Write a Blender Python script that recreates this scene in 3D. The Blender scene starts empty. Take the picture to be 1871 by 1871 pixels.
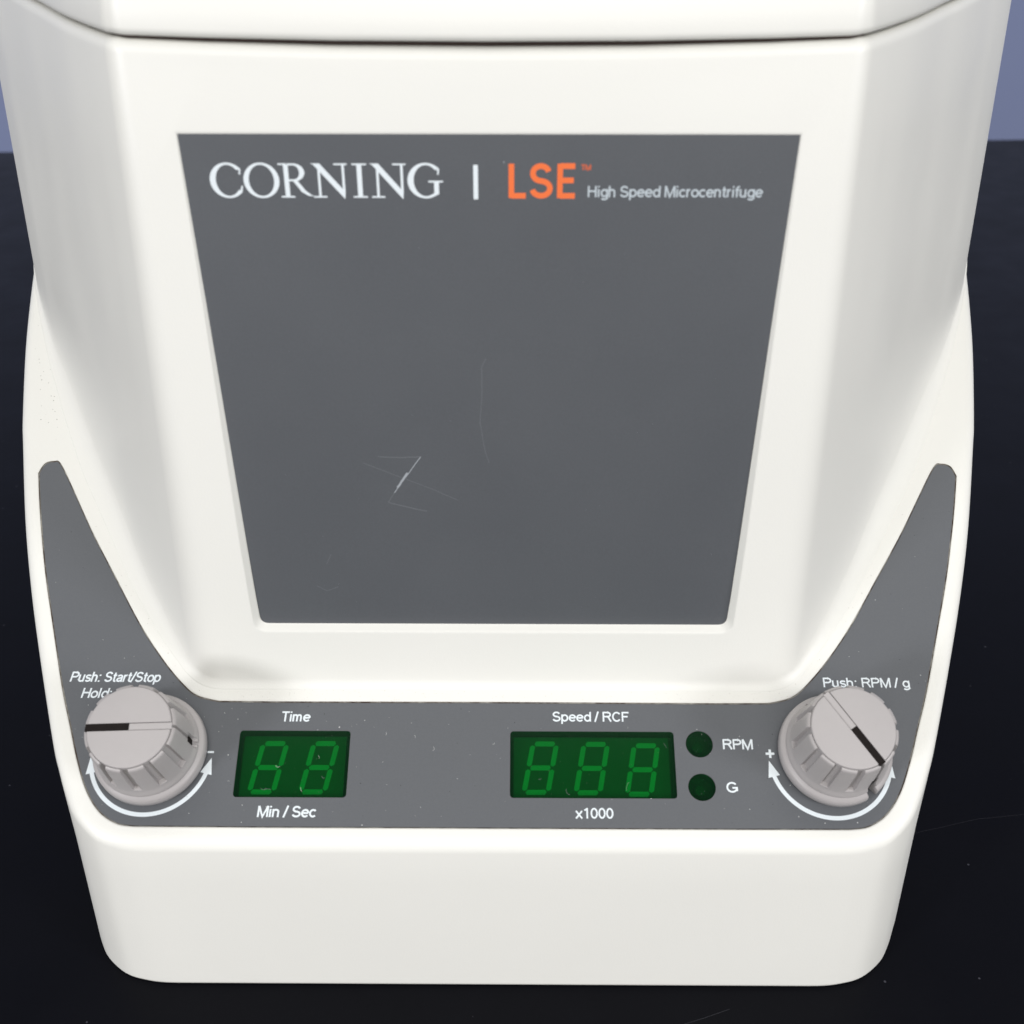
import bpy, bmesh, math, random
from mathutils import Vector, Matrix

random.seed(7)
SC = 0.0008          # all lengths below are in drawing units; one unit is 0.8 mm
C = bpy.context.scene.collection
R = math.radians

# ------------------------------------------------------------------ camera
cam_data = bpy.data.cameras.new('camera')
cam = bpy.data.objects.new('camera', cam_data)
C.objects.link(cam)
cam.location = (5 * SC, -194.3 * SC, 270 * SC)
cam.rotation_euler = (R(90 - 32), 0, 0)
cam_data.sensor_width = 36
cam_data.lens = 36 * 2100 / 1871
cam_data.clip_start = 0.01
cam_data.clip_end = 50
cam_data.dof.use_dof = True
cam_data.dof.focus_distance = 0.262
cam_data.dof.aperture_fstop = 26.0
bpy.context.scene.camera = cam

# ------------------------------------------------------------------ world, lamps, exposure
world = bpy.data.worlds.new('World')
bpy.context.scene.world = world
world.use_nodes = True
wb = world.node_tree.nodes['Background']
wb.inputs[0].default_value = (0.90, 0.94, 1.0, 1)
wb.inputs[1].default_value = 0.33
vs = bpy.context.scene.view_settings
vs.view_transform = 'Standard'
vs.look = 'None'
vs.gamma = 1
vs.exposure = -0.06


def area(name, loc, target, sx, sy, power, color):
    l = bpy.data.lights.new(name, 'AREA')
    l.shape = 'RECTANGLE'
    l.size, l.size_y = sx, sy
    l.energy = power
    l.color = color
    o = bpy.data.objects.new(name, l)
    o.location = loc
    o.rotation_euler = (Vector(target) - Vector(loc)).to_track_quat('-Z', 'Y').to_euler()
    C.objects.link(o)
    return o


area('ceiling_lamp', (0.0, 0.10, 1.55), (0, 0.05, 0.05), 1.5, 0.8, 7.6, (1.0, 0.985, 0.93))
area('front_fill', (0.1, -1.05, 0.80), (0, 0.05, 0.12), 1.0, 0.6, 8.8, (1.0, 0.98, 0.94))  # fill light added behind and above the camera to brighten the front faces
area('side_light_right', (0.95, -0.66, 0.44), (0, 0.05, 0.06), 0.3, 0.3, 6.4, (0.95, 0.955, 1.0))  # unseen side light, placed so the right knob's shadow falls inward
area('side_light_left', (-0.88, -0.82, 0.34), (0, 0.05, 0.06), 0.24, 0.24, 7.2, (0.95, 0.955, 1.0))  # unseen low side light that throws the left knob's shadow toward the tub

# ------------------------------------------------------------------ materials


def mat(name, color, rough=0.45, spec=0.5, noise=0.0, nscale=300, bump=0.0, bscale=2500, bevel=0.0, coat=0.0,
        rough_var=0.0):
    m = bpy.data.materials.new(name)
    m.use_nodes = True
    nt = m.node_tree
    b = nt.nodes['Principled BSDF']
    b.inputs['Base Color'].default_value = (*color, 1)
    b.inputs['Roughness'].default_value = rough
    b.inputs['Specular IOR Level'].default_value = spec
    b.inputs['Coat Weight'].default_value = coat
    b.inputs['Coat Roughness'].default_value = 0.2
    tc = nt.nodes.new('ShaderNodeTexCoord')
    if noise:
        n = nt.nodes.new('ShaderNodeTexNoise')
        n.inputs['Scale'].default_value = nscale
        n.inputs['Detail'].default_value = 5
        nt.links.new(tc.outputs['Object'], n.inputs['Vector'])
        mx = nt.nodes.new('ShaderNodeMix')
        mx.data_type = 'RGBA'
        mx.inputs['A'].default_value = (*[c * (1 - noise) for c in color], 1)
        mx.inputs['B'].default_value = (*[min(1, c * (1 + noise)) for c in color], 1)
        nt.links.new(n.outputs['Fac'], mx.inputs['Factor'])
        nt.links.new(mx.outputs['Result'], b.inputs['Base Color'])
    if rough_var:
        n3 = nt.nodes.new('ShaderNodeTexNoise')
        n3.inputs['Scale'].default_value = 40
        n3.inputs['Detail'].default_value = 6
        nt.links.new(tc.outputs['Object'], n3.inputs['Vector'])
        mr = nt.nodes.new('ShaderNodeMapRange')
        mr.inputs['From Min'].default_value = 0.3
        mr.inputs['From Max'].default_value = 0.7
        mr.inputs['To Min'].default_value = rough - rough_var
        mr.inputs['To Max'].default_value = rough + rough_var
        nt.links.new(n3.outputs['Fac'], mr.inputs['Value'])
        nt.links.new(mr.outputs['Result'], b.inputs['Roughness'])
    last = None
    if bevel:
        bv = nt.nodes.new('ShaderNodeBevel')
        bv.samples = 6
        bv.inputs['Radius'].default_value = bevel
        last = bv.outputs['Normal']
    if bump:
        n2 = nt.nodes.new('ShaderNodeTexNoise')
        n2.inputs['Scale'].default_value = bscale
        n2.inputs['Detail'].default_value = 2
        nt.links.new(tc.outputs['Object'], n2.inputs['Vector'])
        bp = nt.nodes.new('ShaderNodeBump')
        bp.inputs['Strength'].default_value = bump
        bp.inputs['Distance'].default_value = 0.0001
        nt.links.new(n2.outputs['Fac'], bp.inputs['Height'])
        if last:
            nt.links.new(last, bp.inputs['Normal'])
        last = bp.outputs['Normal']
    if last:
        nt.links.new(last, b.inputs['Normal'])
    return m


M = {}
M['shell'] = mat('ivory_plastic', (0.78, 0.768, 0.715), 0.42, 0.45, noise=0.03, nscale=14, bump=0.25, bscale=2600,
                 bevel=0.0006, rough_var=0.05)
M['lid'] = mat('lid_plastic', (0.775, 0.763, 0.71), 0.42, 0.45, noise=0.012, nscale=25, bump=0.25, bscale=2600,
               bevel=0.0006)
M['label'] = mat('label_grey', (0.084, 0.089, 0.097), 0.5, 0.6, rough_var=0.06, noise=0.10, nscale=2600, bump=0.15, bscale=4000)
M['panel'] = mat('panel_grey', (0.106, 0.111, 0.119), 0.45, 0.4, noise=0.08, nscale=2600, bump=0.2, bscale=4000)
M['knob'] = mat('knob_plastic', (0.405, 0.38, 0.372), 0.42, 0.45, noise=0.02, nscale=500, bump=0.15, bscale=3000,
                bevel=0.00015)
M['knob_black'] = mat('pointer_black', (0.012, 0.009, 0.008), 0.7, 0.12, noise=0.6, nscale=2500)
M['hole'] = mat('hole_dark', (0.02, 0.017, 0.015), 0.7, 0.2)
M['ink'] = mat('white_ink', (0.72, 0.77, 0.79), 0.5, 0.3)
M['ink_grey'] = mat('pale_grey_ink', (0.48, 0.53, 0.56), 0.5, 0.3)
M['orange'] = mat('orange_ink', (0.82, 0.17, 0.05), 0.5, 0.3)
M['orange_faint'] = mat('faint_orange_ink', (0.52, 0.12, 0.06), 0.5, 0.3)
M['bezel'] = mat('window_well', (0.035, 0.07, 0.05), 0.6, 0.3)
M['module'] = mat('display_module', (0.10, 0.12, 0.11), 0.55, 0.4, noise=0.1, nscale=400)
M['segment'] = mat('display_segment', (0.46, 0.56, 0.46), 0.5, 0.3, noise=0.08, nscale=900)
M['dust'] = mat('dust_white', (0.72, 0.72, 0.70), 0.8, 0.2)
M['dust_dark'] = mat('dust_dark', (0.02, 0.018, 0.02), 0.8, 0.2)
M['scratch'] = mat('scratch_pale', (0.17, 0.18, 0.19), 0.5, 0.3)
M['scratch_white'] = mat('scratch_white', (0.33, 0.35, 0.37), 0.5, 0.3)
M['rubber'] = mat('rubber', (0.02, 0.02, 0.02), 0.8, 0.2)


def bench_material():
    m = mat('black_benchtop', (0.0028, 0.0029, 0.0045), 0.42, 0.06, noise=0.15, nscale=60, bump=0.12, bscale=900,
            rough_var=0.06)
    nt = m.node_tree
    b = nt.nodes['Principled BSDF']
    b.inputs['Sheen Weight'].default_value = 0.12
    b.inputs['Sheen Roughness'].default_value = 0.35
    b.inputs['Sheen Tint'].default_value = (0.8, 0.85, 1, 1)
    tc = nt.nodes.new('ShaderNodeTexCoord')
    v = nt.nodes.new('ShaderNodeTexVoronoi')
    v.inputs['Scale'].default_value = 130
    v.inputs['Randomness'].default_value = 1
    nt.links.new(tc.outputs['Object'], v.inputs['Vector'])
    lt = nt.nodes.new('ShaderNodeMath')
    lt.operation = 'LESS_THAN'
    lt.inputs[1].default_value = 0.035
    nt.links.new(v.outputs['Distance'], lt.inputs[0])
    old = b.inputs['Base Color'].links[0].from_socket
    mx = nt.nodes.new('ShaderNodeMix')
    mx.data_type = 'RGBA'
    mx.inputs['B'].default_value = (0.05, 0.05, 0.06, 1)
    nt.links.new(old, mx.inputs['A'])
    nt.links.new(lt.outputs[0], mx.inputs['Factor'])
    nt.links.new(mx.outputs['Result'], b.inputs['Base Color'])
    return m


def grime_material():
    m = bpy.data.materials.new('grimy_plastic_edge')
    m.use_nodes = True
    nt = m.node_tree
    b = nt.nodes['Principled BSDF']
    b.inputs['Roughness'].default_value = 0.6
    tc = nt.nodes.new('ShaderNodeTexCoord')
    n = nt.nodes.new('ShaderNodeTexNoise')
    n.inputs['Scale'].default_value = 160
    n.inputs['Detail'].default_value = 8
    n.inputs['Roughness'].default_value = 0.75
    nt.links.new(tc.outputs['Object'], n.inputs['Vector'])
    cr = nt.nodes.new('ShaderNodeValToRGB')
    e = cr.color_ramp.elements
    e[0].position = 0.42
    e[0].color = (0.10, 0.06, 0.035, 1)
    e[1].position = 0.66
    e[1].color = (0.66, 0.64, 0.57, 1)
    nt.links.new(n.outputs['Fac'], cr.inputs['Fac'])
    nt.links.new(cr.outputs['Color'], b.inputs['Base Color'])
    return m


def green_filter():
    m = bpy.data.materials.new('green_display_filter')
    m.use_nodes = True
    nt = m.node_tree
    for n in list(nt.nodes):
        nt.nodes.remove(n)
    out = nt.nodes.new('ShaderNodeOutputMaterial')
    tr = nt.nodes.new('ShaderNodeBsdfTransparent')
    tr.inputs[0].default_value = (0.05, 0.76, 0.43, 1)
    gl = nt.nodes.new('ShaderNodeBsdfGlossy')
    gl.inputs['Roughness'].default_value = 0.12
    gl.inputs[0].default_value = (0.9, 1, 0.95, 1)
    df = nt.nodes.new('ShaderNodeBsdfDiffuse')
    df.inputs[0].default_value = (0.006, 0.09, 0.03, 1)
    mx0 = nt.nodes.new('ShaderNodeMixShader')
    mx0.inputs[0].default_value = 0.07
    fr = nt.nodes.new('ShaderNodeFresnel')
    fr.inputs[0].default_value = 1.45
    mu = nt.nodes.new('ShaderNodeMath')
    mu.operation = 'MULTIPLY'
    mu.inputs[1].default_value = 0.35
    mx = nt.nodes.new('ShaderNodeMixShader')
    nt.links.new(fr.outputs[0], mu.inputs[0])
    nt.links.new(mu.outputs[0], mx.inputs[0])
    nt.links.new(tr.outputs[0], mx0.inputs[1])
    nt.links.new(df.outputs[0], mx0.inputs[2])
    nt.links.new(mx0.outputs[0], mx.inputs[1])
    nt.links.new(gl.outputs[0], mx.inputs[2])
    nt.links.new(mx.outputs[0], out.inputs[0])
    return m


M['bench'] = bench_material()
M['grime'] = grime_material()
M['filter'] = green_filter()
M['wall'] = mat('blue_wall_paint', (0.25, 0.29, 0.47), 0.7, 0.3, noise=0.08, nscale=3)

# ------------------------------------------------------------------ helpers


def link(name, me, m=None, parent=None):
    o = bpy.data.objects.new(name, me)
    C.objects.link(o)
    if m is not None:
        if me.materials:
            me.materials[0] = m
        else:
            me.materials.append(m)
    if parent is not None:
        o.parent = parent
    return o


def mesh(name, verts, faces, smooth_angle=None):
    me = bpy.data.meshes.new(name)
    me.from_pydata([(v[0] * SC, v[1] * SC, v[2] * SC) for v in verts], [], faces)
    me.update()
    if smooth_angle is not None:
        smooth(me, smooth_angle)
    return me


def smooth(me, angle):
    bm = bmesh.new()
    bm.from_mesh(me)
    for f in bm.faces:
        f.smooth = True
    for e in bm.edges:
        if len(e.link_faces) == 2:
            e.smooth = e.calc_face_angle(0) < R(angle)
    bm.to_mesh(me)
    bm.free()


def recalc(me):
    bm = bmesh.new()
    bm.from_mesh(me)
    bmesh.ops.remove_doubles(bm, verts=bm.verts, dist=1e-7)
    bmesh.ops.recalc_face_normals(bm, faces=bm.faces)
    bm.to_mesh(me)
    bm.free()


def cut(o, cutters, angle=28):
    """Exact boolean difference, baked into the mesh of o."""
    for c in cutters:
        md = o.modifiers.new('cut', 'BOOLEAN')
        md.operation = 'DIFFERENCE'
        md.solver = 'EXACT'
        md.object = c
        md.material_mode = 'TRANSFER'
    dg = bpy.context.evaluated_depsgraph_get()
    me = bpy.data.meshes.new_from_object(o.evaluated_get(dg))
    o.modifiers.clear()
    o.data = me
    smooth(me, angle)
    for c in cutters:
        d = c.data
        bpy.data.objects.remove(c)
        bpy.data.meshes.remove(d)


def catmull(pts, n=8):
    out = []
    P = [pts[0]] + list(pts) + [pts[-1]]
    for i in range(1, len(P) - 2):
        p0, p1, p2, p3 = P[i - 1], P[i], P[i + 1], P[i + 2]
        for k in range(n):
            t = k / n
            out.append(tuple(0.5 * (2 * b + (c - a) * t + (2 * a - 5 * b + 4 * c - d) * t * t +
                                    (-a + 3 * b - 3 * c + d) * t ** 3) for a, b, c, d in zip(p0, p1, p2, p3)))
    out.append(tuple(pts[-1]))
    return out


def rounded(pts, radii, n=6):
    """Round the corners of a closed polygon."""
    out = []
    N = len(pts)
    for i in range(N):
        p, r = Vector(pts[i]), radii[i]
        if not r:
            out.append(tuple(p))
            continue
        a, b = (Vector(pts[i - 1]) - p), (Vector(pts[(i + 1) % N]) - p)
        ang = a.angle(b)
        d = min(r / math.tan(ang / 2), a.length * .49, b.length * .49)
        p0, p1 = p + a.normalized() * d, p + b.normalized() * d
        for k in range(n + 1):
            t = k / n
            out.append(tuple(p0 * (1 - t) ** 2 + p * 2 * t * (1 - t) + p1 * t * t))
    return out


def prism(poly, z0, z1, fm):
    """Closed prism over a 2D polygon; fm maps (u, v, n) into the machine's frame."""
    n = len(poly)
    v = [fm(p[0], p[1], z0) for p in poly] + [fm(p[0], p[1], z1) for p in poly]
    f = [tuple(range(n - 1, -1, -1)), tuple(range(n, 2 * n))]
    f += [(i, (i + 1) % n, n + (i + 1) % n, n + i) for i in range(n)]
    return v, f


# plane frame of the sloping control panel
PH = R(30)
RZ = 52.2


def P2(u, v, n=0.0):
    return (u, v * math.cos(PH) - n * math.sin(PH), RZ + v * math.sin(PH) + n * math.cos(PH))


# plane frame of the tub's front face: u across, w = height, n outward
DR = R(2.4)
LT, LB = 212.1, 90.9      # label top and bottom heights


def PF(u, w, n=0.0):
    y = 36 + (w - 72.5) * math.tan(DR)
    return (u, y - n * math.cos(DR), w + n * math.sin(DR))


def label_depth(w):
    t = (LT - w) / (LT - LB)
    return 0.12 + 1.75 * max(0, t)


# ------------------------------------------------------------------ setting
bench = mesh('benchtop', [(-2200, -1200, 0), (2200, -1200, 0), (2200, 0, 0), (-2200, 0, 0),
                          (-2200, -1200, -30), (2200, -1200, -30), (2200, 0, -30), (-2200, 0, -30)],
             [(0, 1, 2, 3), (7, 6, 5, 4), (0, 4, 5, 1), (1, 5, 6, 2), (2, 6, 7, 3), (3, 7, 4, 0)])
ob = link('benchtop', bench, M['bench'])
WY = 862.0
for o_ in (ob,):
    o_.location = (0, WY * SC, 0)
    o_.rotation_euler = (0, 0, R(2.7))
    o_['kind'] = 'structure'
wall = mesh('wall', [(-2600, 1, -900), (2600, 1, -900), (2600, 1, 1900), (-2600, 1, 1900),
                     (-2600, 60, -900), (2600, 60, -900), (2600, 60, 1900), (-2600, 60, 1900)],
            [(0, 1, 2, 3), (7, 6, 5, 4), (0, 4, 5, 1), (1, 5, 6, 2), (2, 6, 7, 3), (3, 7, 4, 0)])
ow = link('wall', wall, M['wall'])
ow.location = (0, WY * SC, 0)
ow.rotation_euler = (0, 0, R(2.7))
ow['kind'] = 'structure'

# ------------------------------------------------------------------ the machine
root = bpy.data.objects.new('microcentrifuge', None)
C.objects.link(root)
root.rotation_euler = (0, 0, R(-0.35))
root['label'] = 'ivory plastic laboratory centrifuge with grey control panel, two knobs and green displays'
root['category'] = 'centrifuge'

# ---- base housing: a wedge with rounded corners, its top sloping toward the viewer


def top_z(y):
    if y <= 158:
        return RZ + math.tan(PH) * y
    t = y - 158
    L = 95.0
    t2 = min(t, L)
    return RZ + math.tan(PH) * (158 + t2 - t2 * t2 / (2 * L))


c30 = math.cos(PH)
half = [(0, 0), (40, 0), (80, 0), (87.4, 0.1), (92.5, 0.9), (98.0, 2.9), (103.6, 8.0), (106.9, 13.4), (109.9, 20.0),
        (112.9, 27.4), (121.1, 51.4), (127.3, 70.8), (133.0, 91.2), (138.8, 116.2), (140.6, 124.5), (144.2, 145.4),
        (146.5, 162), (148.8, 184.5), (150.2, 210), (149.5, 245), (144, 285), (131, 320), (108, 350), (75, 368),
        (35, 375), (0, 376)]
half = [(u, v * c30) for u, v in half]
half = half[:2] + catmull(half[2:], 5)
hp = [p for i, p in enumerate(half) if i == 0 or (Vector(p) - Vector(half[i - 1])).length > 0.05]


def normals2(pts):
    out = []
    for i, p in enumerate(pts):
        a = Vector(pts[max(0, i - 1)])
        b = Vector(pts[min(len(pts) - 1, i + 1)])
        t = (b - a).normalized()
        n = Vector((t.y, -t.x))
        if i == 0:
            n = Vector((0, -1))
        if i == len(pts) - 1:
            n = Vector((0, 1))
        out.append(n)
    return out


def full_ring(pts):
    """mirror a half outline (x >= 0, front to back) into a closed ring"""
    return list(pts) + [(-p[0], *p[1:]) for p in reversed(pts[1:-1])]


nb = normals2(hp)
rings = []
zb = 0.0


def base_ring(off, dz, z=None):
    r = []
    for p, n in zip(hp, nb):
        x, y = p[0] + n.x * off, p[1] + n.y * off
        if p[0] == 0:
            x = 0
        r.append((x, y, top_z(y) + dz if z is None else z))
    return full_ring(r)


RF = 2.6
rings.append(base_ring(-1.0, 0, 0.0))
rings.append(base_ring(0.9, 0, 0.4))
rings.append(base_ring(1.35, 0, 1.3))
for k in range(1, 5):
    z = 1.3 + (49.0 - 1.3) * k / 5
    rings.append(base_ring(1.35 - 1.35 * k / 5, 0, z))
for k in range(0, 7):
    a = R(90 * k / 6)
    rings.append(base_ring(-RF * (1 - math.cos(a)) + 0.0, -RF * (1 - math.sin(a)) * 0.9))
n_half = len(hp)
NR = len(rings[0])
bv = [p for r in rings for p in r]
bf = []
for k in range(len(rings) - 1):
    for i in range(NR):
        j = (i + 1) % NR
        bf.append((k * NR + i, k * NR + j, (k + 1) * NR + j, (k + 1) * NR + i))
t0 = (len(rings) - 1) * NR


def cap(start, flip):
    fs = []
    for i in range(0, n_half - 1):
        a, b = i, i + 1
        am = NR - a if a else 0
        bm_ = NR - b if b < n_half - 1 else b
        if a == 0:
            q = [start + a, start + b, start + bm_]
        elif b == n_half - 1:
            q = [start + a, start + b, start + am]
        else:
            q = [start + a, start + b, start + bm_, start + am]
        fs.append(tuple(reversed(q)) if flip else tuple(q))
    return fs


bf += cap(t0, False) + cap(0, True)
bme = mesh('base_housing', bv, bf)
recalc(bme)
base = link('base_housing', bme, M['shell'], root)

# control panel outline: outer edge, horn tip, inner edge along the tub's foot
outer = [(0, 4.5), (60, 4.5), (88.0, 4.6), (92.6, 5.3), (97.4, 8.2), (101.6, 13.6), (105.2, 21.2), (108.6, 30.0),
         (112.6, 40.4), (118.8, 59.0), (123.6, 73.8), (128.6, 92.0), (131.6, 104.8)]
tip = [(130.4, 107.9), (127.9, 108.8), (125.4, 107.6)]
inner = [(118.6, 96.2), (112.2, 85.2), (104.1, 72.5), (95.1, 58.5), (87.7, 48.7), (81.4, 41.8), (77.0, 38.4),
         (71.2, 36.9), (57, 36.8), (0, 36.9)]
hpoly = outer[:2] + catmull(outer[2:], 5) + catmull([outer[-1]] + tip + [inner[0]], 5)[1:-1] + \
    catmull(inner[:-2], 5) + inner[-2:]


def mirror_poly(hpol):
    a = [p for p in hpol]
    return a + [(-p[0], p[1]) for p in reversed(a[1:-1])]


panel_poly = mirror_poly(hpoly)


def inset_poly(poly, d):
    n = len(poly)
    area_ = sum(poly[i][0] * poly[(i + 1) % n][1] - poly[(i + 1) % n][0] * poly[i][1] for i in range(n))
    s = 1 if area_ > 0 else -1
    out = []
    for i in range(n):
        a, b, c = Vector(poly[i - 1]), Vector(poly[i]), Vector(poly[(i + 1) % n])
        t1, t2 = (b - a), (c - b)
        if t1.length < 1e-6:
            t1 = t2
        if t2.length < 1e-6:
            t2 = t1
        n1 = Vector((-t1.y, t1.x)).normalized()
        n2 = Vector((-t2.y, t2.x)).normalized()
        m = (n1 + n2).normalized()
        k = max(0.5, m.dot(n1))
        out.append(tuple(b + m * (s * d / k)))
    return out


win1 = rounded([(-64.7, 12.0), (-36.4, 12.0), (-36.4, 29.1), (-64.7, 29.1)], [1, 1, 1, 1])
win2 = rounded([(4.4, 12.1), (46.1, 12.1), (46.1, 29.2), (4.4, 29.2)], [1, 1, 1, 1])
led_c = [(52.5, 26.0), (52.4, 15.0)]


def circle(c, r, n=48):
    return [(c[0] + r * math.cos(2 * math.pi * k / n), c[1] + r * math.sin(2 * math.pi * k / n)) for k in range(n)]


leds = [circle(c, 3.45) for c in led_c]
cutters = []
v, f = prism(panel_poly, -0.55, 6, P2)
me_ = mesh('cutter', v, f)
recalc(me_)
cutters.append(link('cutter', me_, M['grime']))
for w in (win1, win2, *leds):
    v, f = prism(inset_poly(w, -0.3), -6.0, 5, P2)
    me_ = mesh('cutter', v, f)
    recalc(me_)
    cutters.append(link('cutter', me_, M['bezel']))
for c_ in cutters:
    c_.parent = root
cut(base, cutters)

# ---- grey control panel sheet with its four openings (2D curve fill, then a thin solid)


def sheet(name, loops, n0, n1, fm, m, parent):
    cu = bpy.data.curves.new(name, 'CURVE')
    cu.dimensions = '2D'
    cu.fill_mode = 'BOTH'
    for lp in loops:
        sp = cu.splines.new('POLY')
        sp.points.add(len(lp) - 1)
        for q, p in zip(sp.points, lp):
            q.co = (p[0], p[1], 0, 1)
        sp.use_cyclic_u = True
    tmp = bpy.data.objects.new(name, cu)
    C.objects.link(tmp)
    dg = bpy.context.evaluated_depsgraph_get()
    me = bpy.data.meshes.new_from_object(tmp.evaluated_get(dg))
    bpy.data.objects.remove(tmp)
    bm = bmesh.new()
    bm.from_mesh(me)
    bmesh.ops.remove_doubles(bm, verts=bm.verts, dist=1e-4)
    bmesh.ops.recalc_face_normals(bm, faces=bm.faces)
    top = list(bm.faces)
    ext = bmesh.ops.extrude_face_region(bm, geom=top, use_keep_orig=True)
    for g in ext['geom']:
        if isinstance(g, bmesh.types.BMVert):
            g.co.z = 1.0
    bmesh.ops.recalc_face_normals(bm, faces=bm.faces)
    for v_ in bm.verts:
        p = fm(v_.co.x, v_.co.y, n1 if v_.co.z > 0.5 else n0)
        v_.co = Vector(p) * SC
    me2 = bpy.data.meshes.new(name)
    bm.to_mesh(me2)
    bm.free()
    return link(name, me2, m, parent)


panel = sheet('control_panel', [inset_poly(panel_poly, 0.3), win1, win2] + leds, -0.53, -0.18, P2, M['panel'], root)
PN = -0.18     # height of the panel's printed face

# ------------------------------------------------------------------ lettering: a stroke alphabet drawn by hand


def arc(cx, cy, rx, ry, a0, a1, n=14):
    return [(cx + rx * math.cos(R(a0 + (a1 - a0) * k / n)), cy + ry * math.sin(R(a0 + (a1 - a0) * k / n)))
            for k in range(n + 1)]


h = .065
T = 1 - h
X = .72 - h
bowl_o = arc(.30, .36, .22, .295, 0, 360, 24)
G = {
    ' ': (.28, []),
    'P': (.70, [[(.085, 0), (.085, 1)], [(.085, T), (.40, T)] + arc(.40, .715, .22, .22, 90, -90) + [(.085, .495)]]),
    'R': (.76, [[(.085, 0), (.085, 1)], [(.085, T), (.42, T)] + arc(.42, .725, .21, .21, 90, -90) + [(.085, .515)],
                [(.40, .51), (.50, .40), (.68, 0)]]),
    'u': (.60, [[(.08, .72), (.08, .25)] + arc(.27, .25, .19, .185, 180, 360) + [(.46, .26)], [(.46, 0), (.46, .72)]]),
    's': (.54, [arc(.265, .515, .185, .14, 20, 250) + arc(.275, .21, .19, .145, 75, -165)]),
    'S': (.70, [arc(.335, .72, .235, .215, 15, 250) + arc(.345, .28, .26, .215, 75, -170)]),
    'h': (.60, [[(.08, 0), (.08, 1)], [(.08, .44)] + arc(.27, .47, .19, .185, 180, 0) + [(.46, 0)]]),
    'n': (.60, [[(.08, 0), (.08, .72)], [(.08, .44)] + arc(.27, .47, .19, .185, 180, 0) + [(.46, 0)]]),
    'm': (.86, [[(.08, 0), (.08, .72)], [(.08, .46)] + arc(.225, .48, .15, .175, 180, 0) + [(.375, 0)],
                [(.375, .46)] + arc(.53, .48, .15, .175, 180, 0) + [(.68, 0)]]),
    ':': (.30, [[(.13, 0), (.13, .14)], [(.13, .58), (.13, .72)]]),
    't': (.37, [[(.16, .93), (.16, .2)] + arc(.28, .2, .12, .135, 180, 270) + [(.34, h)], [(.02, X), (.33, X)]]),
    'a': (.58, [arc(.27, .51, .185, .145, 165, 0) + [(.455, .15), (.49, 0)],
                [(.455, .41), (.26, .38)] + arc(.23, .215, .155, .15, 90, 270) + [(.30, .075), (.455, .2)]]),
    'r': (.38, [[(.08, 0), (.08, .72)], [(.08, .45)] + arc(.27, .45, .19, .205, 180, 80)]),
    '/': (.32, [[(.0, -.03), (.27, 1.03)]]),
    'o': (.60, [arc(.30, .36, .235, .295, 0, 360, 24)]),
    'e': (.60, [[(.07, .375), (.53, .375)], arc(.30, .36, .235, .295, 3, 322, 22)]),
    'c': (.55, [arc(.29, .36, .225, .295, 42, 318, 20)]),
    'p': (.61, [[(.08, -.26), (.08, .72)], bowl_o]),
    'd': (.61, [[(.52, 0), (.52, 1)], bowl_o]),
    'g': (.61, [[(.52, .72), (.52, -.05)] + arc(.30, -.05, .22, .15, 0, -155), bowl_o]),
    'H': (.74, [[(.085, 0), (.085, 1)], [(.63, 0), (.63, 1)], [(.085, .53), (.63, .53)]]),
    'l': (.25, [[(.11, 0), (.11, 1)]]),
    'i': (.25, [[(.11, 0), (.11, .72)], [(.11, .86), (.11, 1)]]),
    'f': (.34, [[(.15, 0), (.15, .8)] + arc(.29, .8, .14, .135, 180, 90) + [(.34, T)], [(.02, X), (.31, X)]]),
    'M': (.86, [[(.085, 0), (.085, 1)], [(.095, 1), (.425, .03), (.755, 1)], [(.765, 0), (.765, 1)]]),
    'T': (.63, [[(0, T), (.61, T)], [(.305, 0), (.305, T)]]),
    'C': (.76, [arc(.38, .5, .30, .435, 38, 322, 24)]),
    'G': (.80, [arc(.385, .5, .31, .435, 38, 335, 24), [(.40, .45), (.69, .45), (.69, .13)]]),
    'F': (.63, [[(.085, 0), (.085, 1)], [(.085, T), (.58, T)], [(.085, .52), (.50, .52)]]),
    'E': (.66, [[(.085, 0), (.085, 1)], [(.085, T), (.60, T)], [(.085, .52), (.56, .52)], [(.085, h), (.61, h)]]),
    'L': (.58, [[(.085, 0), (.085, 1)], [(.085, h), (.55, h)]]),
    'x': (.52, [[(.03, .72), (.48, 0)], [(.03, 0), (.48, .72)]]),
    '1': (.56, [[(.33, 0), (.33, 1)], [(.33, .92), (.13, .76)]]),
    '0': (.57, [arc(.28, .5, .205, .435, 0, 360, 24)]),
}


def ribbon(path, w):
    """polyline -> strip of quads with mitred joints"""
    n = len(path)
    closed = (Vector(path[0]) - Vector(path[-1])).length < 1e-6
    L_, R_ = [], []
    for i in range(n):
        p = Vector(path[i])
        if closed:
            a = Vector(path[i - 1 if i else n - 2])
            b = Vector(path[i + 1 if i < n - 1 else 1])
        else:
            a = Vector(path[i - 1]) if i else None
            b = Vector(path[i + 1]) if i < n - 1 else None
        t1 = (p - a).normalized() if a is not None else None
        t2 = (b - p).normalized() if b is not None else None
        if t1 is None:
            t1 = t2
        if t2 is None:
            t2 = t1
        m = (t1 + t2)
        m = m.normalized() if m.length > 1e-6 else t1
        nn = Vector((-m.y, m.x))
        k = max(0.45, nn.dot(Vector((-t1.y, t1.x))))
        L_.append(p + nn * (w / 2 / k))
        R_.append(p - nn * (w / 2 / k))
    return L_, R_


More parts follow.
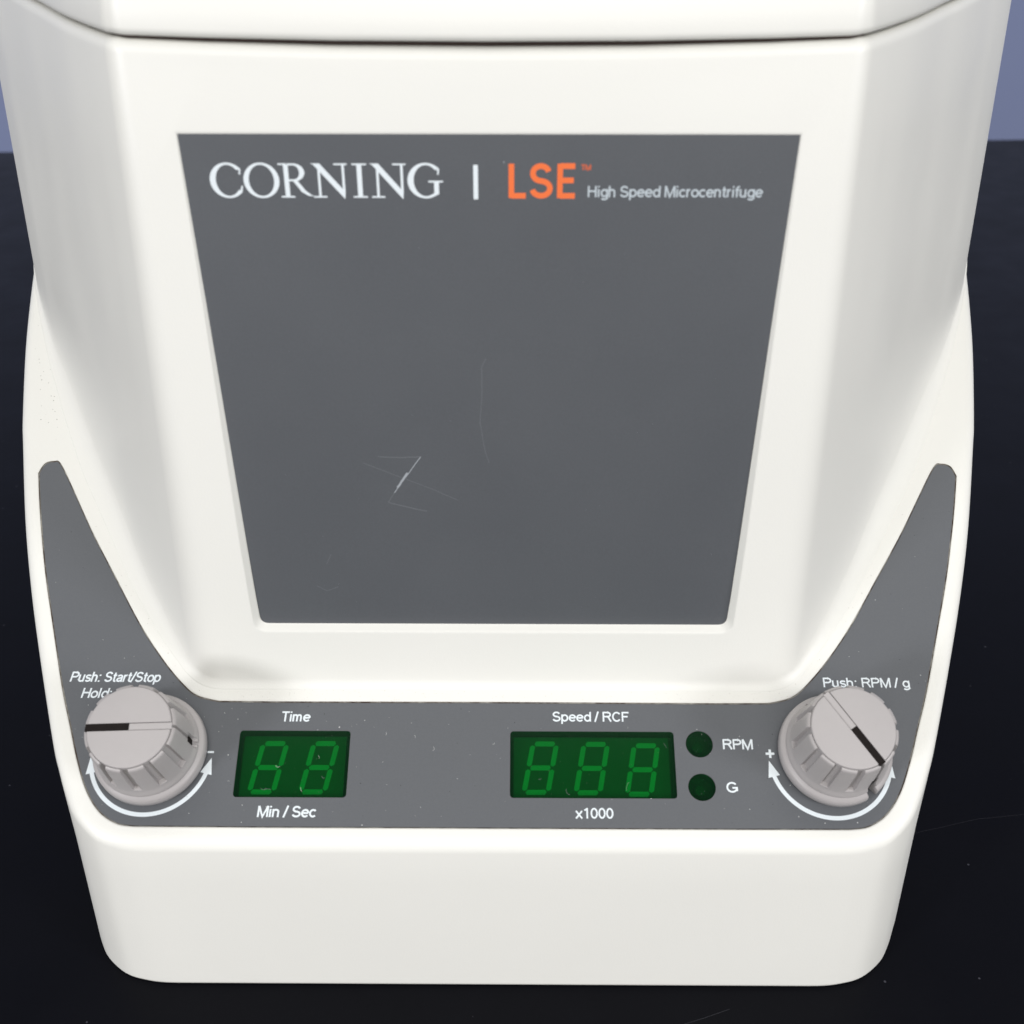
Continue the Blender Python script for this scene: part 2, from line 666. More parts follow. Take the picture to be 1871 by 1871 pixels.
def strips_to_mesh(name, strips, fm, n, m, parent, dn=0.004):
    """strips: list of (left points, right points) in plane units; every one lies a hair above the last"""
    V, F = [], []
    for s, (L_, R_) in enumerate(strips):
        z = n + dn * (s % 5)
        b = len(V)
        for l_, r_ in zip(L_, R_):
            V.append(fm(l_[0], l_[1], z))
            V.append(fm(r_[0], r_[1], z))
        for i in range(len(L_) - 1):
            F.append((b + 2 * i, b + 2 * i + 1, b + 2 * i + 3, b + 2 * i + 2))
    me = mesh(name, V, F)
    return link(name, me, m, parent)


def write(name, text, u0, u1, v0, cap_h, fm, n, m, parent, weight=.14, shear=0.0, tilt=0.0, track=0.0):
    """Set text so that it runs from u0 to u1 with its baseline at v0."""
    strokes, x, xmax, xmin = [], 0.0, 0.0, 9
    for ch in text:
        adv, ss = G[ch]
        for s in ss:
            pts = [(x + p[0], p[1]) for p in s]
            strokes.append(pts)
            xmax = max([xmax] + [p[0] + .05 for p in pts])
            xmin = min([xmin] + [p[0] - .05 for p in pts])
        x += adv + track
    k = (u1 - u0) / (xmax - xmin)
    out = []
    for s in strokes:
        L_, R_ = ribbon([((p[0]) * k / cap_h, p[1]) for p in s], weight)
        conv = lambda p: (u0 - xmin * k + p[0] * cap_h + shear * p[1] * cap_h,
                          v0 + p[1] * cap_h + tilt * (p[0] * cap_h))
        out.append(([conv(p) for p in L_], [conv(p) for p in R_]))
    return strips_to_mesh(name, out, fm, n, m, parent)


IN = PN + 0.02
write('lettering', 'Push: Start/Stop', -110.9, -87.4, 42.0, 2.75, P2, IN, M['ink'], panel, shear=.15, weight=.16)
write('lettering', 'Hold:', -107.2, -99.7, 37.6, 2.7, P2, IN, M['ink'], panel, shear=.15, weight=.16)
write('lettering', 'Push: RPM / g', 86.0, 108.4, 41.3, 2.6, P2, IN, M['ink'], panel, weight=.155, track=.0)
write('lettering', 'Time', -54.7, -47.1, 31.5, 2.65, P2, IN, M['ink'], panel, shear=.05, weight=.17)
write('lettering', 'Min / Sec', -58.05, -43.6, 7.1, 2.75, P2, IN, M['ink'], panel, shear=.05, weight=.17)
write('lettering', 'Speed / RCF', 15.3, 35.0, 31.8, 2.6, P2, IN, M['ink'], panel, weight=.16)
write('lettering', 'x1000', 20.6, 30.0, 7.1, 2.6, P2, IN, M['ink'], panel, weight=.16)
write('lettering', 'RPM', 58.5, 66.0, 24.7, 2.6, P2, IN, M['ink'], panel, weight=.17)
write('lettering', 'G', 58.5, 61.3, 13.7, 2.6, P2, IN, M['ink'], panel, weight=.17)


def quad_strip(a, b, w):
    L_, R_ = ribbon([a, b], w)
    return L_, R_


strips_to_mesh('minus_sign', [quad_strip((-72.4, 23.4), (-70.8, 23.4), .5)], P2, IN, M['ink'], panel)
strips_to_mesh('plus_sign', [quad_strip((69.1, 23.6), (71.3, 23.6), .6), quad_strip((70.2, 22.5), (70.2, 24.7), .6)],
               P2, IN, M['ink'], panel)


def rotation_arrow(cx, cy):
    r, w = 15.15, 1.05
    path = arc(cx, cy, r, r, 197, 343, 60)
    st = [ribbon(path, w)]
    for a, s in ((197, -1), (343, 1)):
        c = Vector((cx + r * math.cos(R(a)), cy + r * math.sin(R(a))))
        t = Vector((-math.sin(R(a)), math.cos(R(a)))) * s
        t = (t * 0.8 + Vector((0, 0.2))).normalized()
        nn = Vector((-t.y, t.x))
        base_ = c - t * 0.4
        tipp = c + t * 3.7
        st.append(([base_ + nn * 1.5, tipp + nn * .02], [base_ - nn * 1.5, tipp - nn * .02]))
    strips_to_mesh('rotation_arrow', st, P2, IN, M['ink'], panel)


rotation_arrow(-86.5, 22.7)
rotation_arrow(85.1, 22.6)

# ------------------------------------------------------------------ displays


def display(name, win, x0, x1, digits, w_, h_, zo):
    """window: a dark module face deep in the well, unlit segments on it, a green filter over it"""
    v_, f_ = prism([(x0 + .9, 12.2), (x1 - .9 if zo else x1 - 1.2, 12.2), (x1 - .9 if zo else x1 - 1.2, 28.3),
                    (x0 + .9, 28.3)], -5.6, -2.6, P2)
    me = mesh(name, v_, f_)
    recalc(me)
    d = link(name, me, M['module'], root)
    for (dx, dy) in digits:
        sl = math.tan(R(10.5))
        W_, H_, th_ = 6.0, 13.7, 1.28

        def seg(p, q):
            p, q = Vector(p), Vector(q)
            t = (q - p).normalized()
            nn = Vector((-t.y, t.x))
            g = .34
            p2, q2 = p + t * g, q - t * g
            c = .42
            pts = [p2 + t * .0, p2 + t * c + nn * th_ / 2, q2 - t * c + nn * th_ / 2, q2, q2 - t * c - nn * th_ / 2,
                   p2 + t * c - nn * th_ / 2]
            pts = [(a.x, a.y) for a in pts]
            pts = rounded(pts, [.25] * 6, 3)
            pts = [(dx + a + sl * b, dy + b) for a, b in pts]
            vv, ff = prism(pts, -2.62, -2.52, P2)
            ms = mesh('segment', vv, ff)
            recalc(ms)
            link('segment', ms, M['segment'], d)
        x_0, x_1 = .0, W_
        y_0, y_1, y_2 = .62, H_ / 2, H_ - .62
        seg((x_0, y_0), (x_1, y_0))
        seg((x_0, y_1), (x_1, y_1))
        seg((x_0, y_2), (x_1, y_2))
        for xx in (x_0, x_1):
            seg((xx, y_0), (xx, y_1))
            seg((xx, y_1), (xx, y_2))
    ws = prism(win, 0, 1, P2)
    vv, ff = prism(inset_poly(win, -0.05), PN - .55, PN - .2, P2)
    ms = mesh('window_pane', vv, ff)
    recalc(ms)
    link('window_pane', ms, M['filter'], d)
    return d


display('time_display', win1, -64.7, -36.4, [(-61.35, 13.3), (-48.4, 13.35)], 0, 0, 0)
display('speed_display', win2, 4.4, 46.1, [(7.85, 13.5), (20.9, 13.45), (33.75, 13.15)], 0, 0, 0)
for c in led_c:
    vv, ff = prism(circle(c, 1.3, 32), -5.8, -3.6, P2)
    ms = mesh('indicator_light', vv, ff)
    recalc(ms)
    il = link('indicator_light', ms, M['bezel'], root)
    vv, ff = prism(circle(c, 3.5, 48), PN - .9, PN - .35, P2)
    ms = mesh('lens', vv, ff)
    recalc(ms)
    link('lens', ms, M['filter'], il)

# ------------------------------------------------------------------ tub (body above the base)
prof = [(0, 36), (30, 36), (55, 36.0), (66, 36.0), (95.7, 60.9), (107.1, 79), (116.2, 93.0), (128.3, 112.8), (136.8, 126.6), (147.0, 146.4), (152, 162),
        (155, 180), (156, 200), (154, 225), (145, 258), (122, 290), (80, 309), (40, 314), (0, 315)]
side_dir = Vector((0.63, 0.777)).normalized()
corner = Vector((76.6, 36))
turn = side_dir.angle(Vector((1, 0)))
RC = 13.0
tl = RC * math.tan(turn / 2)
cc = corner + Vector((-tl, RC))
arc_pts = [(cc.x + RC * math.sin(turn * k / 12), cc.y - RC * math.cos(turn * k / 12)) for k in range(13)]
prof = prof[:3] + arc_pts + catmull([(arc_pts[-1][0] + side_dir.x * 9, arc_pts[-1][1] + side_dir.y * 9)] + prof[4:], 7)
foot_r = [(0, 1.6), (72, 1.8), (79, 2.2), (86, 3.4), (96, 4.6), (107, 5.6), (116, 6.0), (126, 5.2), (137, 3.0),
          (147, 1.0), (400, 0.8)]


def lerp_table(tab, x):
    for (a, va), (b, vb) in zip(tab, tab[1:]):
        if x <= b:
            t = 0 if b == a else max(0, (x - a) / (b - a))
            return va + (vb - va) * t
    return tab[-1][1]


pn = normals2(prof)
td = math.tan(DR)


def seam_z(x, y):
    if y > 120:
        return 229.9
    a = min(1.0, abs(x) / 76)
    return 228.1 + 1.7 * a ** 2.2


def bow(x, y):
    """how far the lid's lip stands proud of the tub: most at the middle of the front"""
    if y > 90:
        return 0.0
    a = min(1.0, abs(x) / 76)
    return 3.0 * (1 - a ** 2)


def tub_ring(fn):
    out = []
    for i, (p, n) in enumerate(zip(prof, pn)):
        x = p[0] if i not in (0, len(prof) - 1) else 0.0
        q = fn(Vector(p), n, x)
        if i in (0, len(prof) - 1):
            q = (0.0, q[1], q[2])
        out.append(q)
    return full_ring(out)


def at_wall(p, n, z, extra=0.0):
    o = extra - (z - 72.5) * td
    return (p.x + n.x * o, p.y + n.y * o, z)


tr = []
# foot: below the base's top, then a cove that blends into the wall
def cove(p):
    return lerp_table(foot_r, p.x) if p.y < 150 else .8


def foot_fn(ang):
    def g(p, n, x):
        r = cove(p)
        z0 = top_z(p.y)
        off = r * (1 - math.sin(ang))
        hgt = r * (1 - math.cos(ang))
        o = off - (z0 + hgt - 72.5) * td
        xx, yy = p.x + n.x * o, p.y + n.y * o
        return (xx, yy, top_z(yy) + hgt - (1.5 if ang < 0 else 0))
    return g




def foot_low(p, n, x):
    r = cove(p)
    z0 = top_z(p.y)
    o = r - (z0 - 72.5) * td
    xx, yy = p.x + n.x * o, p.y + n.y * o
    return (xx, yy, top_z(yy) - 2.0)


tr.append(tub_ring(foot_low))
for k in range(0, 8):
    tr.append(tub_ring(foot_fn(R(12 + 78 * k / 7))))
for k in range(1, 7):
    t = k / 6

    def wallf(p, n, x, t=t):
        r = cove(p)
        z0 = top_z(p.y) + r + .3
        z = z0 + (seam_z(p.x, p.y) - 2.4 - z0) * t
        return at_wall(p, n, z)
    tr.append(tub_ring(wallf))
RT = 2.4
for k in range(1, 7):
    a = R(90 * k / 6)
    tr.append(tub_ring(lambda p, n, x, a=a: (lambda q: (q[0], q[1], seam_z(p.x, p.y) - RT + RT * math.sin(a)))(
        at_wall(p, n, 227.5, -RT * (1 - math.cos(a))))))
tr.append(tub_ring(lambda p, n, x: at_wall(p, n, seam_z(p.x, p.y) - .2, -2.9)))
tr.append(tub_ring(lambda p, n, x: at_wall(p, n, seam_z(p.x, p.y) - 7, -3.2)))
tr.append(tub_ring(lambda p, n, x: (lambda q: (q[0], q[1], 205))(at_wall(p, n, 205, -5.5))))


def grid_mesh(name, rings_, caps):
    n = len(rings_[0])
    nh = n // 2 + 1
    V = [p for r in rings_ for p in r]
    F = []
    for k in range(len(rings_) - 1):
        for i in range(n):
            j = (i + 1) % n
            F.append((k * n + i, k * n + j, (k + 1) * n + j, (k + 1) * n + i))
    for st, flip in caps:
        s0 = (st if st >= 0 else len(rings_) + st) * n
        for i in range(nh - 1):
            a, b = i, i + 1
            am = n - a if a else 0
            bm_ = n - b if b < nh - 1 else b
            q = [s0 + a, s0 + b] + ([s0 + bm_] if b < nh - 1 else []) + ([s0 + am] if a else [])
            if len(set(q)) >= 3:
                F.append(tuple(reversed(q)) if flip else tuple(q))
    me = mesh(name, V, F)
    recalc(me)
    return me


tub = link('tub_housing', grid_mesh('tub_housing', tr, [(0, True), (-1, False)]), M['shell'], root)

# label pocket: a shallow wedge, flush at the top and about two units deep at the bottom
lab_in = [(-62.8, LT), (-61.7, 176), (-60.9, 145), (-60.1, 115), (-59.6, 99), (-59.2, LB), (59.2, LB), (59.6, 99),
          (60.1, 115), (60.9, 145), (61.7, 176), (62.8, LT)]


def lab_outer(p):
    t = (LT - p[1]) / (LT - LB)
    s = -1 if p[0] < 0 else 1
    return (p[0] + s * (0.15 + 1.05 * min(1, t * 1.3)), p[1] - (1.25 if p[1] < LB + .1 else 0) +
            (0.1 if p[1] > LT - .1 else 0))


radii = [0] * 5 + [2.4, 2.4] + [0] * 5
inn = rounded(lab_in, radii, 8)
outr = rounded([lab_outer(p) for p in lab_in], [0] * 5 + [3.4, 3.4] + [0] * 5, 8)
ext = [(o[0] + (o[0] - i[0]) * .8, o[1] + (o[1] - i[1]) * .8) for i, o in zip(inn, outr)]
nL = len(inn)
V = [PF(i[0], i[1], -label_depth(i[1])) for i in inn] + [PF(o[0], o[1], 0.0) for o in outr] + \
    [PF(e[0], e[1], 1.6) for e in ext]
F = [tuple(range(nL - 1, -1, -1)), tuple(range(2 * nL, 3 * nL))]
for k in range(2):
    F += [(k * nL + i, k * nL + (i + 1) % nL, (k + 1) * nL + (i + 1) % nL, (k + 1) * nL + i) for i in range(nL)]
me_ = mesh('cutter', V, F)
recalc(me_)
lc = link('cutter', me_, M['shell'], root)
cut(tub, [lc])

# the label itself


def PL(u, w, n=0.0):
    """on the label's face; n above it"""
    return PF(u, w, -label_depth(w) + 0.10 + n)


lab_sheet = inset_poly(inn, 0.12)
V = [PL(p[0], p[1], -.09) for p in lab_sheet] + [PL(p[0], p[1], 0) for p in lab_sheet]
F = [tuple(range(nL - 1, -1, -1)), tuple(range(nL, 2 * nL))] + \
    [(i, (i + 1) % nL, nL + (i + 1) % nL, nL + i) for i in range(nL)]
me_ = mesh('front_label', V, F)
recalc(me_)
label = link('front_label', me_, M['label'], root)

# ---- serif capitals, drawn as filled strokes (unit: cap height 235)


def strip_from(pairs):
    return [p[0] for p in pairs], [p[1] for p in pairs]


def crescent(cx, cy, rxo, ryo, dx, dy, rxi, ryi, a0, a1, n=40):
    L_, R_ = [], []
    for k in range(n + 1):
        a = R(a0 + (a1 - a0) * k / n)
        L_.append((cx + rxo * math.cos(a), cy + ryo * math.sin(a)))
        R_.append((cx + dx + rxi * math.cos(a), cy + dy + ryi * math.sin(a)))
    return L_, R_


def bar(x0, y0, x1, y1):
    return [(x0, y0), (x0, y1)], [(x1, y0), (x1, y1)]


def serif(x0, x1, y, up):
    """thin slab with a slight bracket"""
    s = 1 if up else -1
    return [(x0, y), (x0 + 4, y + 11 * s)], [(x1, y), (x1 - 4, y + 11 * s)]


def glyph_O():
    return [crescent(122, 118, 122, 122, 0, 0, 86, 107, 0, 360, 56)]


def glyph_C():
    g = [crescent(122, 118, 122, 122, 2, 0, 83, 107, 42, 322)]
    g.append(([(200, 198), (216, 203), (212, 160)], [(190, 190), (205, 190), (200, 160)]))
    g.append(([(198, 30), (214, 42), (222, 80)], [(186, 42), (202, 52), (212, 82)]))
    return g


def glyph_R():
    return [bar(38, 8, 70, 227), serif(8, 104, 0, True), serif(0, 60, 235, False),
            ([(66, 235), (105, 235)] + arc(105, 174, 74, 61, 90, -90, 18) + [(66, 113)],
             [(66, 222), (103, 222)] + arc(103, 174, 40, 48, 90, -90, 18) + [(66, 126)]),
            ([(92, 122), (150, 40), (196, 12), (240, 9)], [(124, 122), (178, 48), (212, 22), (240, 0)][:4])]


def glyph_N(w=250):
    return [bar(46, 8, 63, 222), serif(8, 102, 0, True),
            ([(0, 235), (20, 226), (w - 27, -10)], [(44, 235), (62, 235), (w - 22, 40)]),
            bar(w - 39, 36, w - 22, 226), serif(w - 94, w, 235, False)]


def glyph_I():
    return [bar(40, 8, 73, 227), serif(6, 108, 0, True), serif(6, 108, 235, False)]


def glyph_G():
    g = [crescent(124, 118, 124, 122, 2, 0, 84, 107, 44, 305)]
    g.append(([(202, 198), (218, 203), (214, 160)], [(192, 190), (206, 190), (202, 160)]))
    g.append(bar(180, 24, 213, 106))
    g.append(([(150, 4), (190, 14), (213, 28)], [(150, 18), (184, 30), (200, 40)]))
    g.append(([(140, 118), (144, 106)], [(242, 118), (238, 106)]))
    return g


word = [(105, glyph_C()), (335, glyph_O()), (575, glyph_R()), (797, glyph_N()), (1070, glyph_I()),
        (1195, glyph_N()), (1452, glyph_G())]
u0, u1, v0, ch = -57.3, -9.4, 199.2, 6.95
ku = (u1 - u0) / (1694 - 105)
for x0, gl in word:
    st = []
    for L_, R_ in gl:
        cv = lambda p: (u0 + (x0 - 105 + p[0]) * ku, v0 + p[1] / 235 * ch)
        st.append(([cv(p) for p in L_], [cv(p) for p in R_]))
    strips_to_mesh('letter', st, PL, .02, M['ink'], label)
strips_to_mesh('divider_line', [quad_strip((-2.7, 198.9), (-2.7, 205.9), .95)], PL, .02, M['ink'], label)
for ch_, a, b in (('L', 4.3, 7.9), ('S', 8.6, 12.9), ('E', 14.3, 18.0)):
    write('letter', ch_, a, b, 199.2, 6.95, PL, .02, M['orange'], label, weight=.165)
write('trademark_sign', 'TM', 18.8, 20.8, 204.9, 1.1, PL, .02, M['orange_faint'], label, weight=.26)
write('lettering', 'High Speed Microcentrifuge', 20.4, 56.4, 199.4, 2.3, PL, .02, M['ink_grey'], label, weight=.155)

# ------------------------------------------------------------------ lid


def lid_ring(z, inset, bowk=1.0):
    def g(p, n, x):
        b = bow(p.x, p.y) * bowk if inset < 5 else 0.0
        zz = z + (seam_z(p.x, p.y) - 229.9 if z < 236 else 0)
        if 230 < z < 234 and p.y < 90:
            zz += 0.85 * (1 - min(1.0, abs(p.x) / 76) ** 2)
        q = at_wall(p, n, 229, -inset)
        return (q[0] + n.x * b, q[1] + n.y * b, zz)
    return tub_ring(g)


GAP = 0.65
lr = [lid_ring(229.9 - 6, 6.1), lid_ring(229.9 - 6, 5.8)]
lr.append(lid_ring(229.9 + GAP, 5.6))
lr.append(lid_ring(229.9 + GAP, 1.6))
for k in range(0, 6):
    a = R(90 * k / 5)
    lr.append(lid_ring(229.9 + GAP + 1.5 * (1 - math.cos(a)), 1.5 * (1 - math.sin(a)) + .05))
lr.append(lid_ring(235.5, .5))
lr.append(lid_ring(242, 1.4, .8))


def lid_top(z, s, dy):
    def g(p, n, x):
        q = at_wall(p, n, 229, -1.4)
        yc = 170
        return (q[0] * s, yc + (q[1] - yc) * s + dy, z)
    return tub_ring(g)


for z, s in ((250, .965), (257, .93), (263, .88), (268, .80), (272, .68), (275, .5), (276.5, .3), (277, .12)):
    lr.append(lid_top(z, s, 0))
lid_me = grid_mesh('lid', lr, [(0, True), (-1, False)])
smooth(lid_me, 35)
lid = link('lid', lid_me, M['lid'], root)
# dark ring added between lid and tub; its colour stands for the seam's shadow
M['seam_shade'] = mat('brown_black_seam_shade', (0.07, 0.05, 0.043), 0.8, 0.15)


def seam_shade_ring(z, inset):
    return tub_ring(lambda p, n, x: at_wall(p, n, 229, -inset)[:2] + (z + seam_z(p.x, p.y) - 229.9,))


sr = [seam_shade_ring(225, 5.3), seam_shade_ring(225, 3.3), seam_shade_ring(230.2, 3.1), seam_shade_ring(230.6, 3.3), seam_shade_ring(230.6, 5.3)]
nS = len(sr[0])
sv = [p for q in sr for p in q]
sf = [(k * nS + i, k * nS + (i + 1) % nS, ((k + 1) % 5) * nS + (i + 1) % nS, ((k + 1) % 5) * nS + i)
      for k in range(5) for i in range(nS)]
sm = mesh('seam_shade', sv, sf)
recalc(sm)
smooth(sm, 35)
link('seam_shade', sm, M['seam_shade'], lid)

# ------------------------------------------------------------------ knobs


def knob(cx, cy, pang, hole_end, notch):
    """fluted control knob on the panel; pang = pointer angle in the panel's plane"""
    K = lambda x, y, z: P2(cx + x, cy + y, PN + z)
    NA = 360
    prof_k = [(0.9, 12.8, 0), (0.9, 13.9, 0), (1.3, 14.15, 0), (3.4, 14.0, 0), (4.0, 13.6, 0), (4.3, 13.0, 0),
              (4.5, 12.75, 0), (5.0, 12.85, 0), (5.6, 12.7, 0), (6.4, 12.3, 0), (7.1, 12.15, 0), (7.75, 12.07, 0),
              (7.9, 12.05, 1), (11, 11.75, 1), (15, 11.35, 1), (18.9, 10.95, 1), (19.5, 10.8, 1), (19.8, 10.5, 1),
              (19.9, 10.15, 1), (19.5, 10.0, 0), (19.5, 0.01, 0)]
    V_, F_ = [], []
    nf = 12
    for (z, r, fl) in prof_k:
        for k in range(NA):
            a = 360 * k / NA
            rr = r
            if fl:
                d = abs(((a - pang + 15) % 30) - 15)       # distance from the centre of the nearest flute
                w = 4.5
                m_ = 1 - min(1, max(0, (d - w + .4) / .9))
                first = abs(((a - pang + 180) % 360) - 180) < 16 or abs(((a - pang) % 360) - 180) < 16
                depth = 1.1
                rr -= depth * m_ * fl * (0 if first else 1)
            for pa in (pang, pang + 180):
                d = abs(((a - pa + 180) % 360) - 180)
                if d < (2.6 if pa == pang else 1.3) and 4.6 < z < 19.95 and r > 9.9:
                    rr -= .9
            dh = abs(((a - hole_end + 180) % 360) - 180)
            if dh < 6 and (z < 8.5 if notch else 6 < z < 9.5):
                rr -= 2.4 if notch else 1.3
            V_.append(K(rr * math.cos(R(a)), rr * math.sin(R(a)), z))
    for k in range(len(prof_k) - 1):
        for i in range(NA):
            j = (i + 1) % NA
            F_.append((k * NA + i, k * NA + j, (k + 1) * NA + j, (k + 1) * NA + i))
    F_.append(tuple(range(NA - 1, -1, -1)))
    F_.append(tuple(range((len(prof_k) - 1) * NA, len(prof_k) * NA)))
    me = mesh('control_knob', V_, F_)
    recalc(me)
    smooth(me, 38)
    kb = link('control_knob', me, M['knob'], root)
    # cap with a groove right across
    cz = [(18.5, 10.05), (20.1, 10.05), (20.35, 9.9), (20.45, 9.6)]
    V_, F_ = [], []
    n_ = 120
    for z, r in cz:
        V_ += [K(r * math.cos(2 * math.pi * i / n_), r * math.sin(2 * math.pi * i / n_), z) for i in range(n_)]
    for k in range(len(cz) - 1):
        F_ += [(k * n_ + i, k * n_ + (i + 1) % n_, (k + 1) * n_ + (i + 1) % n_, (k + 1) * n_ + i) for i in range(n_)]
    F_ += [tuple(range(n_ - 1, -1, -1)), tuple(range((len(cz) - 1) * n_, len(cz) * n_))]
    me = mesh('cap', V_, F_)
    recalc(me)
    cp = link('cap', me, M['knob'], kb)
    ca, sa = math.cos(R(pang)), math.sin(R(pang))
    KR = lambda x, y, z: K(x * ca - y * sa, x * sa + y * ca, z)

    def box(name, x0, x1, y0, y1, z0, z1, m, parent):
        v_, f_ = prism([(x0, y0), (x1, y0), (x1, y1), (x0, y1)], z0, z1, KR)
        mm = mesh(name, v_, f_)
        recalc(mm)
        return link(name, mm, m, parent)
    gc = box('cutter', -12, 12, -.95, .95, 19.75, 22, M['knob'], root)
    cut(cp, [gc])
    box('pointer', 0.05, 10.4, -.9, .9, 19.5, 20.33, M['knob_black'], kb)
    box('pointer_channel', -10.2, 0.0, -.82, .82, 19.5, 20.22, M['knob'], kb)
    if notch:
        # black insert running down inside the split below the pointer
        pts3 = []
        for z, r_ in ((8.0, 11.45), (19.3, 10.35)):
            for x_, y_ in ((9.0, -.28), (9.0, .28), (r_, .28), (r_, -.28)):
                pts3.append(KR(x_, y_, z))
        mm = mesh('side_insert', pts3, [(3, 2, 1, 0), (4, 5, 6, 7), (0, 1, 5, 4), (1, 2, 6, 5), (2, 3, 7, 6),
                                        (3, 0, 4, 7)])
        recalc(mm)
        link('side_insert', mm, M['knob_black'], kb)
    # dark socket showing at the foot of the split
    ch_, sh_ = math.cos(R(hole_end)), math.sin(R(hole_end))
    KH = lambda x, y, z: K(x * ch_ - y * sh_, x * sh_ + y * ch_, z)
    if notch:
        v_, f_ = prism([(8, -1.4), (11.8, -1.25), (11.8, 1.25), (8, 1.4)], .6, 8.2, KH)
    else:
        v_, f_ = prism(rounded([(8, -.75), (11.6, -.75), (11.6, .75), (8, .75)], [.3] * 4, 3), 6.2, 9.3, KH)
    mm = mesh('spring_clip', v_, f_)
    recalc(mm)
    link('spring_clip', mm, M['knob_black'], kb)
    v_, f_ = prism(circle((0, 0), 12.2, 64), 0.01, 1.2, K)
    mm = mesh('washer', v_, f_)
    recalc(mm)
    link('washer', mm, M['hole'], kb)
    return kb


k1 = knob(-86.4, 23.6, 182, 2, False)
k2 = knob(86.2, 24.1, -57, -57, True)
k1['label'] = 'grey knob with its black pointer turned to the left'
k2['label'] = 'grey knob with its black pointer turned to the lower right'

# ------------------------------------------------------------------ wear: dust, lint, scratches


def inside(poly, x, y):
    c = False
    n = len(poly)
    for i in range(n):
        x1, y1 = poly[i]
        x2, y2 = poly[i - 1]
        if (y1 > y) != (y2 > y) and x < (x2 - x1) * (y - y1) / (y2 - y1) + x1:
            c = not c
    return c


def specks(name, spots, fm, m, parent):
    V_, F_ = [], []
    for (x, y, r, z) in spots:
        b = len(V_)
        n_ = 5
        for k in range(n_):
            a = 2 * math.pi * k / n_ + random.random()
            rr = r * random.uniform(.5, 1.1)
            V_.append(fm(x + rr * math.cos(a), y + rr * math.sin(a), z))
        V_.append(fm(x, y, z + r * .6))
        for k in range(n_):
            F_.append((b + k, b + (k + 1) % n_, b + n_))
    o = link(name, mesh(name, V_, F_), m, parent)
    o['kind'] = 'stuff'
    return o


def lint(name, curls, fm, m, parent):
    st = []
    for (x, y, ln, w, n_) in curls:
        a = random.uniform(0, 360)
        bend = random.uniform(-50, 50)
        pts = [(x, y)]
        for k in range(8):
            a += bend
            bend *= .8
            pts.append((pts[-1][0] + ln / 8 * math.cos(R(a)), pts[-1][1] + ln / 8 * math.sin(R(a))))
        st.append(ribbon(pts, w))
    o = strips_to_mesh(name, st, fm, curls[0][4], m, parent)
    o['kind'] = 'stuff'
    return o


spots, dark = [], []
while len(spots) < 120:
    x, y = random.uniform(-131, 131), random.uniform(4.6, 108)
    if y > 38 and random.random() < .45:
        continue
    if inside(inset_poly(panel_poly, .6), x, y) and not inside(win1, x, y) and not inside(win2, x, y):
        spots.append((x, y, random.choice([.06, .07, .08, .1, .16]), IN))
for fx, fy, fr in ((-39.4, 30.0, .28), (-32.0, 5.2, .2), (-33.0, 31.9, .16), (-75.0, 7.9, .12), (90.0, 6.4, .16)):
    spots.append((fx, fy, fr, IN))
while len(dark) < 60:
    x, y = random.uniform(-131, 131), random.uniform(4.6, 108)
    if inside(inset_poly(panel_poly, .6), x, y) and not inside(win1, x, y) and not inside(win2, x, y):
        dark.append((x, y, random.choice([.08, .1, .14]), IN))
specks('dust_specks', spots, P2, M['dust'], panel)
specks('grime_specks', dark, P2, M['dust_dark'], panel)
lint('lint', [(random.uniform(-34, 2), random.uniform(8, 32), random.uniform(.5, 1.3), .05, IN) for _ in range(4)] +
     [(random.uniform(-72, -30), random.uniform(8, 32), random.uniform(.5, 1.4), .05, IN) for _ in range(4)],
     P2, M['dust'], panel)
wn = PN - .19
lint('lint', [(random.uniform(-62, -38), random.uniform(13, 28), random.uniform(.8, 2.2), .06, wn) for _ in range(3)] +
     [(random.uniform(7, 45), random.uniform(13, 28), random.uniform(.8, 2.6), .06, wn) for _ in range(4)],
     P2, M['scratch'], panel)
specks('dust_specks', [(random.uniform(-62, -38), random.uniform(13, 28), .08, wn) for _ in range(10)] +
       [(random.uniform(7, 45), random.uniform(13, 28), .08, wn) for _ in range(16)] +
       [(led_c[i % 2][0] + random.uniform(-2, 2), led_c[i % 2][1] + random.uniform(-2, 2), .08, wn - .14)
        for i in range(8)], P2, M['scratch'], panel)


def wiggle(pts, w, amp=.06):
    out = []
    for a, b in zip(pts, pts[1:]):
        for k in range(5):
            t = k / 5
            out.append((a[0] + (b[0] - a[0]) * t + random.uniform(-amp, amp),
                        a[1] + (b[1] - a[1]) * t + random.uniform(-amp, amp)))
    out.append(pts[-1])
    return ribbon(out, w)


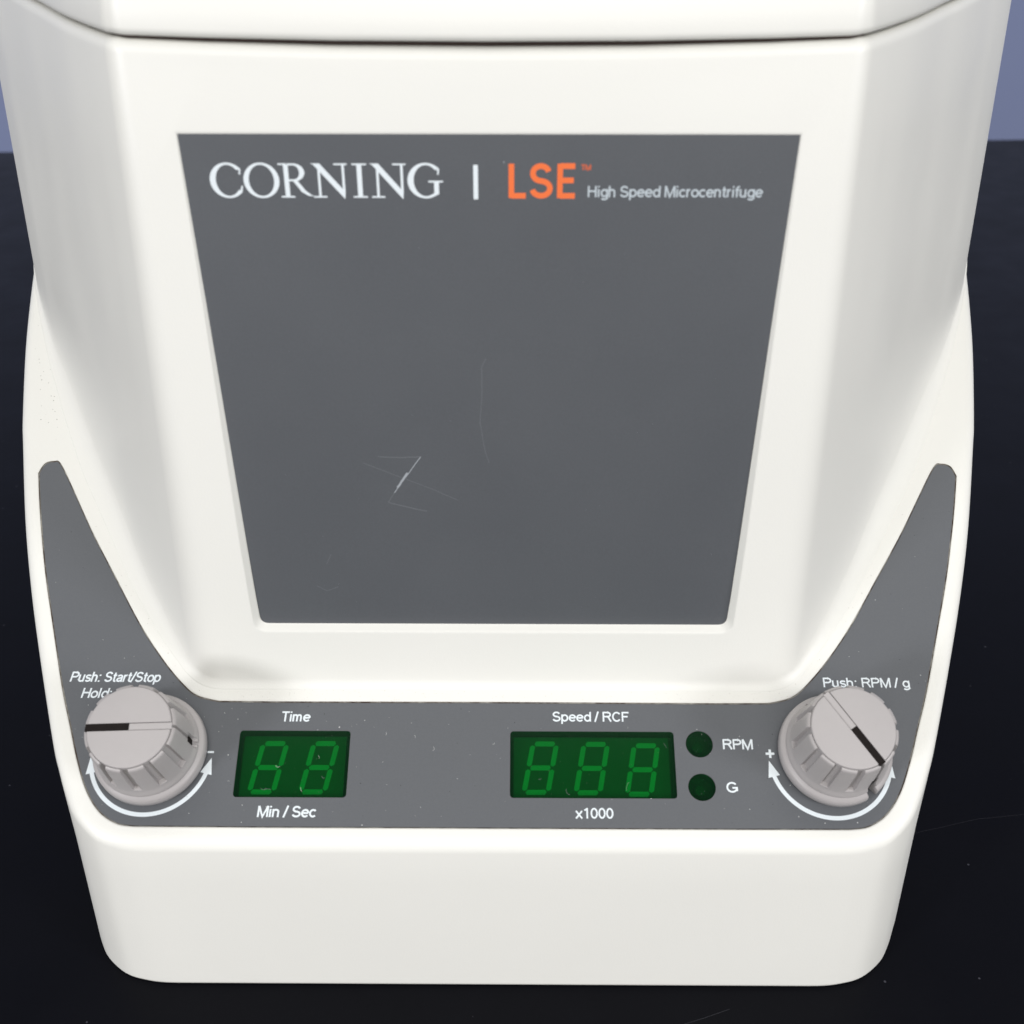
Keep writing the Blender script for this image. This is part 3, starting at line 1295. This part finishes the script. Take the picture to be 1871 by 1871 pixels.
sc = [wiggle([(-1.0, 163.5), (-2.0, 161.5), (-2.0, 155), (-2.6, 147.8), (-1.6, 141), (-.6, 137.3)], .09),
      wiggle([(-26.6, 138.9), (-21, 138.6), (-16.4, 138.9)], .13), wiggle([(-30, 137.2), (-14, 130.2), (-8, 127.2)], .09),
      wiggle([(-24.8, 126.6), (-20, 125.2), (-15.6, 124.2)], .14), wiggle([(-24.8, 126.6), (-23.2, 129.2)], .1),
      wiggle([(-44, 102.5), (-41.5, 101), (-38.5, 102.3)], .09), wiggle([(-41, 109), (-39.5, 112)], .08)]
o = strips_to_mesh('scratch', sc, PL, .015, M['scratch'], label)
o['kind'] = 'stuff'
o = strips_to_mesh('scratch', [wiggle([(-23.2, 129.2), (-16.6, 138.8)], .2, .05),
                               wiggle([(-22.4, 130.6), (-19.8, 134.6)], .5, .08)], PL, .02, M['scratch_white'], label)
o['kind'] = 'stuff'
specks('dust_specks', [(-.0 + 3.1, 206.4, .22, .02)] +
       [(random.uniform(-57, 57), random.uniform(96, 205), random.choice([.05, .07]), .01) for _ in range(40)],
       PL, M['scratch_white'], label)

# dirt caught on the ivory ledges
led = []
for _ in range(170):
    x = random.uniform(-78, 78)
    led.append((x, random.uniform(37.1, 40), random.choice([.05, .06, .08]), .01))
for _ in range(26):
    i = random.randrange(0, len(inner) - 3)
    t = random.random()
    s = random.choice((-1, 1))
    ax, ay = inner[i]
    bx, by = inner[i + 1]
    led.append((s * (ax + (bx - ax) * t - random.uniform(.6, 2)), ay + (by - ay) * t + random.uniform(.4, 2),
                random.choice([.07, .1, .12]), .01))
for _ in range(24):
    t = random.random()
    led.append((-(128 + 12 * t + random.uniform(-1, 4)), 113 + 45 * t, random.choice([.1, .14, .18]), .01))
M['ledge_dirt'] = mat('ledge_dirt', (0.22, 0.2, 0.17), 0.8, 0.2)
specks('grime_specks', led, P2, M['ledge_dirt'], base)

# dust and two hairline scratches on the bench
bd = []
for _ in range(150):
    x, y = random.uniform(-330, 330), random.uniform(-110, 420)
    if abs(x) < 165 and y > -4:
        continue
    bd.append((x, y, random.choice([.12, .16, .2, .3]), .02))
FB = lambda x, y, z: (x, y, z)
M['bench_dust'] = mat('bench_dust', (0.035, 0.035, 0.042), 0.8, 0.2)
specks('dust_specks', bd, FB, M['bench_dust'], None)
o = strips_to_mesh('bench_scratch', [wiggle([(128, 52), (150, 58), (176, 61)], .07, .1),
                                     wiggle([(20, -17), (45, -14), (62, -8)], .1, .1),
                                     wiggle([(-60, -14), (-56, -19)], .12, .1)], FB, .02, M['bench_dust'], None)
o['kind'] = 'stuff'
